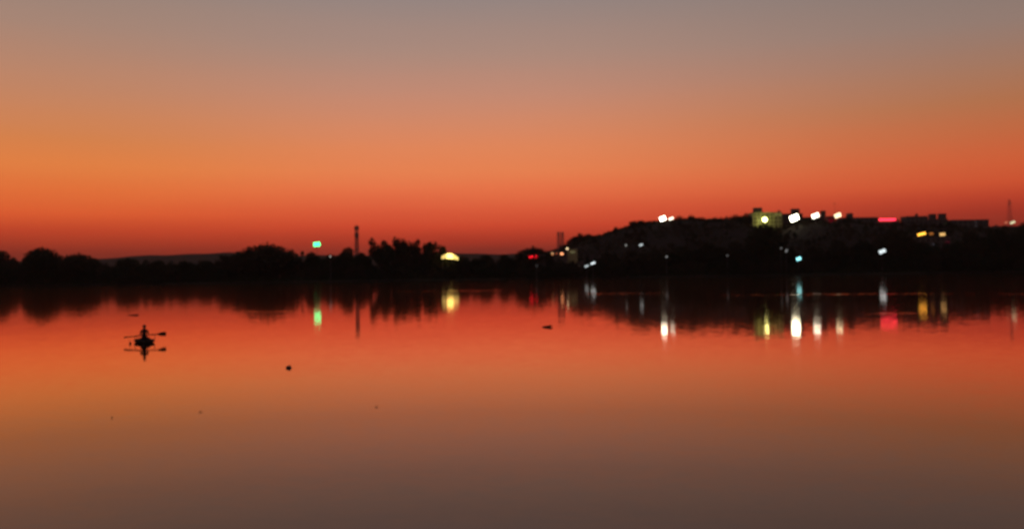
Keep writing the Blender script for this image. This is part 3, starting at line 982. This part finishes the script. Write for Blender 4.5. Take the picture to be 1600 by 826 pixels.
# rower: one continuous skinned body, seated, facing the stern (towards the camera)
def skin_body(name, verts, edges, radii, root, mat, parent, sub=2):
    me = bpy.data.meshes.new(name)
    me.from_pydata(verts, edges, [])
    o = link(name, me, parent, mat)
    md = o.modifiers.new('skin', 'SKIN')
    sv = me.skin_vertices[0].data
    for i, r in enumerate(radii):
        sv[i].radius = (r, r) if not isinstance(r, tuple) else r
    sv[root].use_root = True
    md.use_smooth_shade = True
    s = o.modifiers.new('sub', 'SUBSURF')
    s.levels = s.render_levels = sub
    return o
rw = thing('person', BM @ Vector((0, 0, .12)), 'person in dark clothes sitting in the rowing boat holding both oars', 'person', None, -yaw + R(6))
V, E, RD = [], [], []
def add(p, r, frm=None):
    V.append(p); RD.append(r)
    if frm is not None: E.append((frm, len(V) - 1))
    return len(V) - 1
pel = add((0, .02, .10), (.14, .12))
bel = add((0, .0, .24), (.115, .10), pel)
che = add((0, -.02, .42), (.13, .11), bel)
nb = add((0, -.02, .54), (.10, .08), che)
nk = add((0, -.03, .61), .052, nb)
hb = add((0, -.04, .68), (.075, .085), nk)
ht = add((0, -.035, .78), (.08, .09), hb)
hands = {}
for sg in (-1, 1):
    sh = add((sg * .165, -.02, .505), .056, nb)
    el = add((sg * .19, -.12, .31), .042, sh)
    wr = add((sg * .15, -.32, .26), .030, el)
    pm = add((sg * .135, -.36, .275), (.036, .022), wr)
    for f_, (dx, ln_) in enumerate(((-.027, .05), (-.009, .058), (.009, .054), (.027, .042))):
        k1 = add((sg * .135 + dx, -.385, .285), .0095, pm)
        k2 = add((sg * .135 + dx, -.395, .285 - ln_ * .5), .009, k1)
        add((sg * .135 + dx, -.375, .285 - ln_ * .85), .008, k2)
    th1 = add((sg * .105, -.345, .262), .011, pm)
    add((sg * .10, -.37, .245), .009, th1)
    hp = add((sg * .10, -.06, .085), .085, pel)
    kn = add((sg * .20, -.40, .12), .062, hp)
    an = add((sg * .13, -.66, -.02), .042, kn)
    add((sg * .13, -.80, -.03), (.04, .028), an)
body = skin_body('body', V, E, RD, pel, M['shirt'], rw)
def ell(name, c, r, mat, parent, n=10):
    bm = bmesh.new()
    bmesh.ops.create_uvsphere(bm, u_segments=n, v_segments=n, radius=1, matrix=Matrix.Translation(c) @ Matrix.Diagonal((*r, 1)))
    return obj(name, bm, mat, parent)
ell('face', (0, -.062, .725), (.07, .072, .09), M['skin'], rw)
ell('hair', (0, -.02, .775), (.092, .098, .075), M['hair'], rw)
ell('nose', (0, -.137, .715), (.013, .018, .022), M['skin'], rw, 8)
for sg in (-1, 1):
    ell('ear', (sg * .082, -.035, .72), (.012, .024, .032), M['skin'], rw, 8)
    ell('eye', (sg * .03, -.126, .74), (.012, .008, .008), M['hair'], rw, 8)

# ------------------------------------------------------------------ floating things
p = W(451.5, 574.5)
t = thing('buoy', (p.x, p.y, 0), 'small round dark float alone on the water below and right of the rowing boat', 'float')
bm = bmesh.new()
lathe(bm, [(.03, -.10), (.09, -.08), (.115, -.03), (.118, .02), (.095, .05), (.05, .075), (.03, .085)], 14)
bmesh.ops.rotate(bm, verts=bm.verts, cent=(0, 0, 0), matrix=Matrix.Rotation(R(22), 3, 'Y'))
obj('float_body', bm, M['rubber'], t)
bm = bmesh.new()
for k in range(10):
    a0, a1 = math.pi * k / 10, math.pi * (k + 1) / 10
    tube(bm, (.03 + .035 * math.cos(a0), 0, .072 + .035 * math.sin(a0)), (.03 + .035 * math.cos(a1), 0, .072 + .035 * math.sin(a1)), .009, None, 5)
obj('ring', bm, M['steel'], t)

def log(px0, px1, py, r, label, tiltz=.015):
    a, b = W(px0, py), W(px1, py)
    c = (a + b) / 2
    hl = (b - a).length / 2
    t = thing('floating_branch', (c.x, c.y, 0), label, 'branch', 'branches adrift on the lake')
    bm = bmesh.new()
    pts = [Vector((-hl, 0, 0)), Vector((-hl * .45, .05, r * .35)), Vector((.1 * hl, -.04, r * .55)), Vector((hl * .6, .03, r * .9 + tiltz)), Vector((hl, .08, r * .7 + tiltz))]
    rr = [r * .4, r * .8, r, r * .95, r * .5]
    for q in range(4):
        tube(bm, pts[q], pts[q + 1], rr[q], rr[q + 1], 8)
    obj('stem', bm, M['wood'], t)
    for (q, d) in ((2, (-.16, .1, r * .1)),):
        bm = bmesh.new()
        tube(bm, pts[q], pts[q] + Vector(d), r * .35, r * .1, 6)
        obj('twig', bm, M['wood'], t)
    return t
log(847, 863, 511, .07, 'short dark branch adrift on the red water below the twin masts')
log(201, 215, 492.5, .05, 'faint low branch adrift above the rowing boat near the tree reflections', .0)

p = W(203.5, 537)
t = thing('buoy', (p.x, p.y, 0), 'faint small float on the water at the left end of the rowing boat oar', 'float')
bm = bmesh.new()
lathe(bm, [(.02, -.06), (.05, -.04), (.06, .01), (.05, .06), (.03, .10), (.015, .12)], 10)
obj('float_body', bm, M['rubber'], t)
bm = bmesh.new(); tube(bm, (0, 0, .11), (-.06, 0, .22), .01, .008, 6); obj('flag_stick', bm, M['wood'], t)

for (px, py, lab) in ((175, 652.5, 'tiny dark floating leaf nearest the left edge on the lower water'), (313, 643.5, 'tiny dark floating leaf below the rowing boat to its right'), (588, 635.5, 'tiny dark floating leaf alone towards the middle of the lower water')):
    p = W(px, py)
    t = thing('floating_leaf', (p.x, p.y, .012), lab, 'leaf', 'leaves adrift on the lake', random.uniform(0, 6))
    bm = bmesh.new()
    rows_ = []
    for k in range(7):
        u = k / 6
        wv = .022 * math.sin(math.pi * min(1, u * .97 + .02)) + .001
        z = .014 * (2 * u - 1) ** 2
        rows_.append([bm.verts.new((u * .085 - .042, -wv, z + .008)), bm.verts.new((u * .085 - .042, 0, z)), bm.verts.new((u * .085 - .042, wv, z + .008)), bm.verts.new((u * .085 - .042, 0, z - .004))])
    for a_, b_ in zip(rows_, rows_[1:]):
        for k in range(4):
            bm.faces.new((a_[k], b_[k], b_[(k + 1) % 4], a_[(k + 1) % 4]))
    bm.faces.new(rows_[0]); bm.faces.new(list(reversed(rows_[-1])))
    obj('blade', bm, M['weed'], t)
    bm = bmesh.new(); tube(bm, (-.04, 0, .012), (-.07, 0, .016), .0025, .002, 5); obj('stalk', bm, M['weed'], t)

# ------------------------------------------------------------------ haze over the lake
bm = bmesh.new()
box(bm, (0, 3400, 57), (5600, 7600, 123))
hz = obj('haze', bm, None)
hm = bpy.data.materials.new('evening haze')
hm.use_nodes = True
t = NT(hm.node_tree)
pv = t.n('ShaderNodeVolumePrincipled')
pv.inputs['Color'].default_value = (0.92, 0.72, 0.66, 1)
pv.inputs['Density'].default_value = 4.5e-5
pv.inputs['Anisotropy'].default_value = 0.4
t.put(t.n('ShaderNodeOutputMaterial').inputs['Volume'], pv.outputs[0])
hz.data.materials.append(hm)
tag(hz, 'thin evening haze lying over the lake and the far shore', 'haze', kind='stuff')
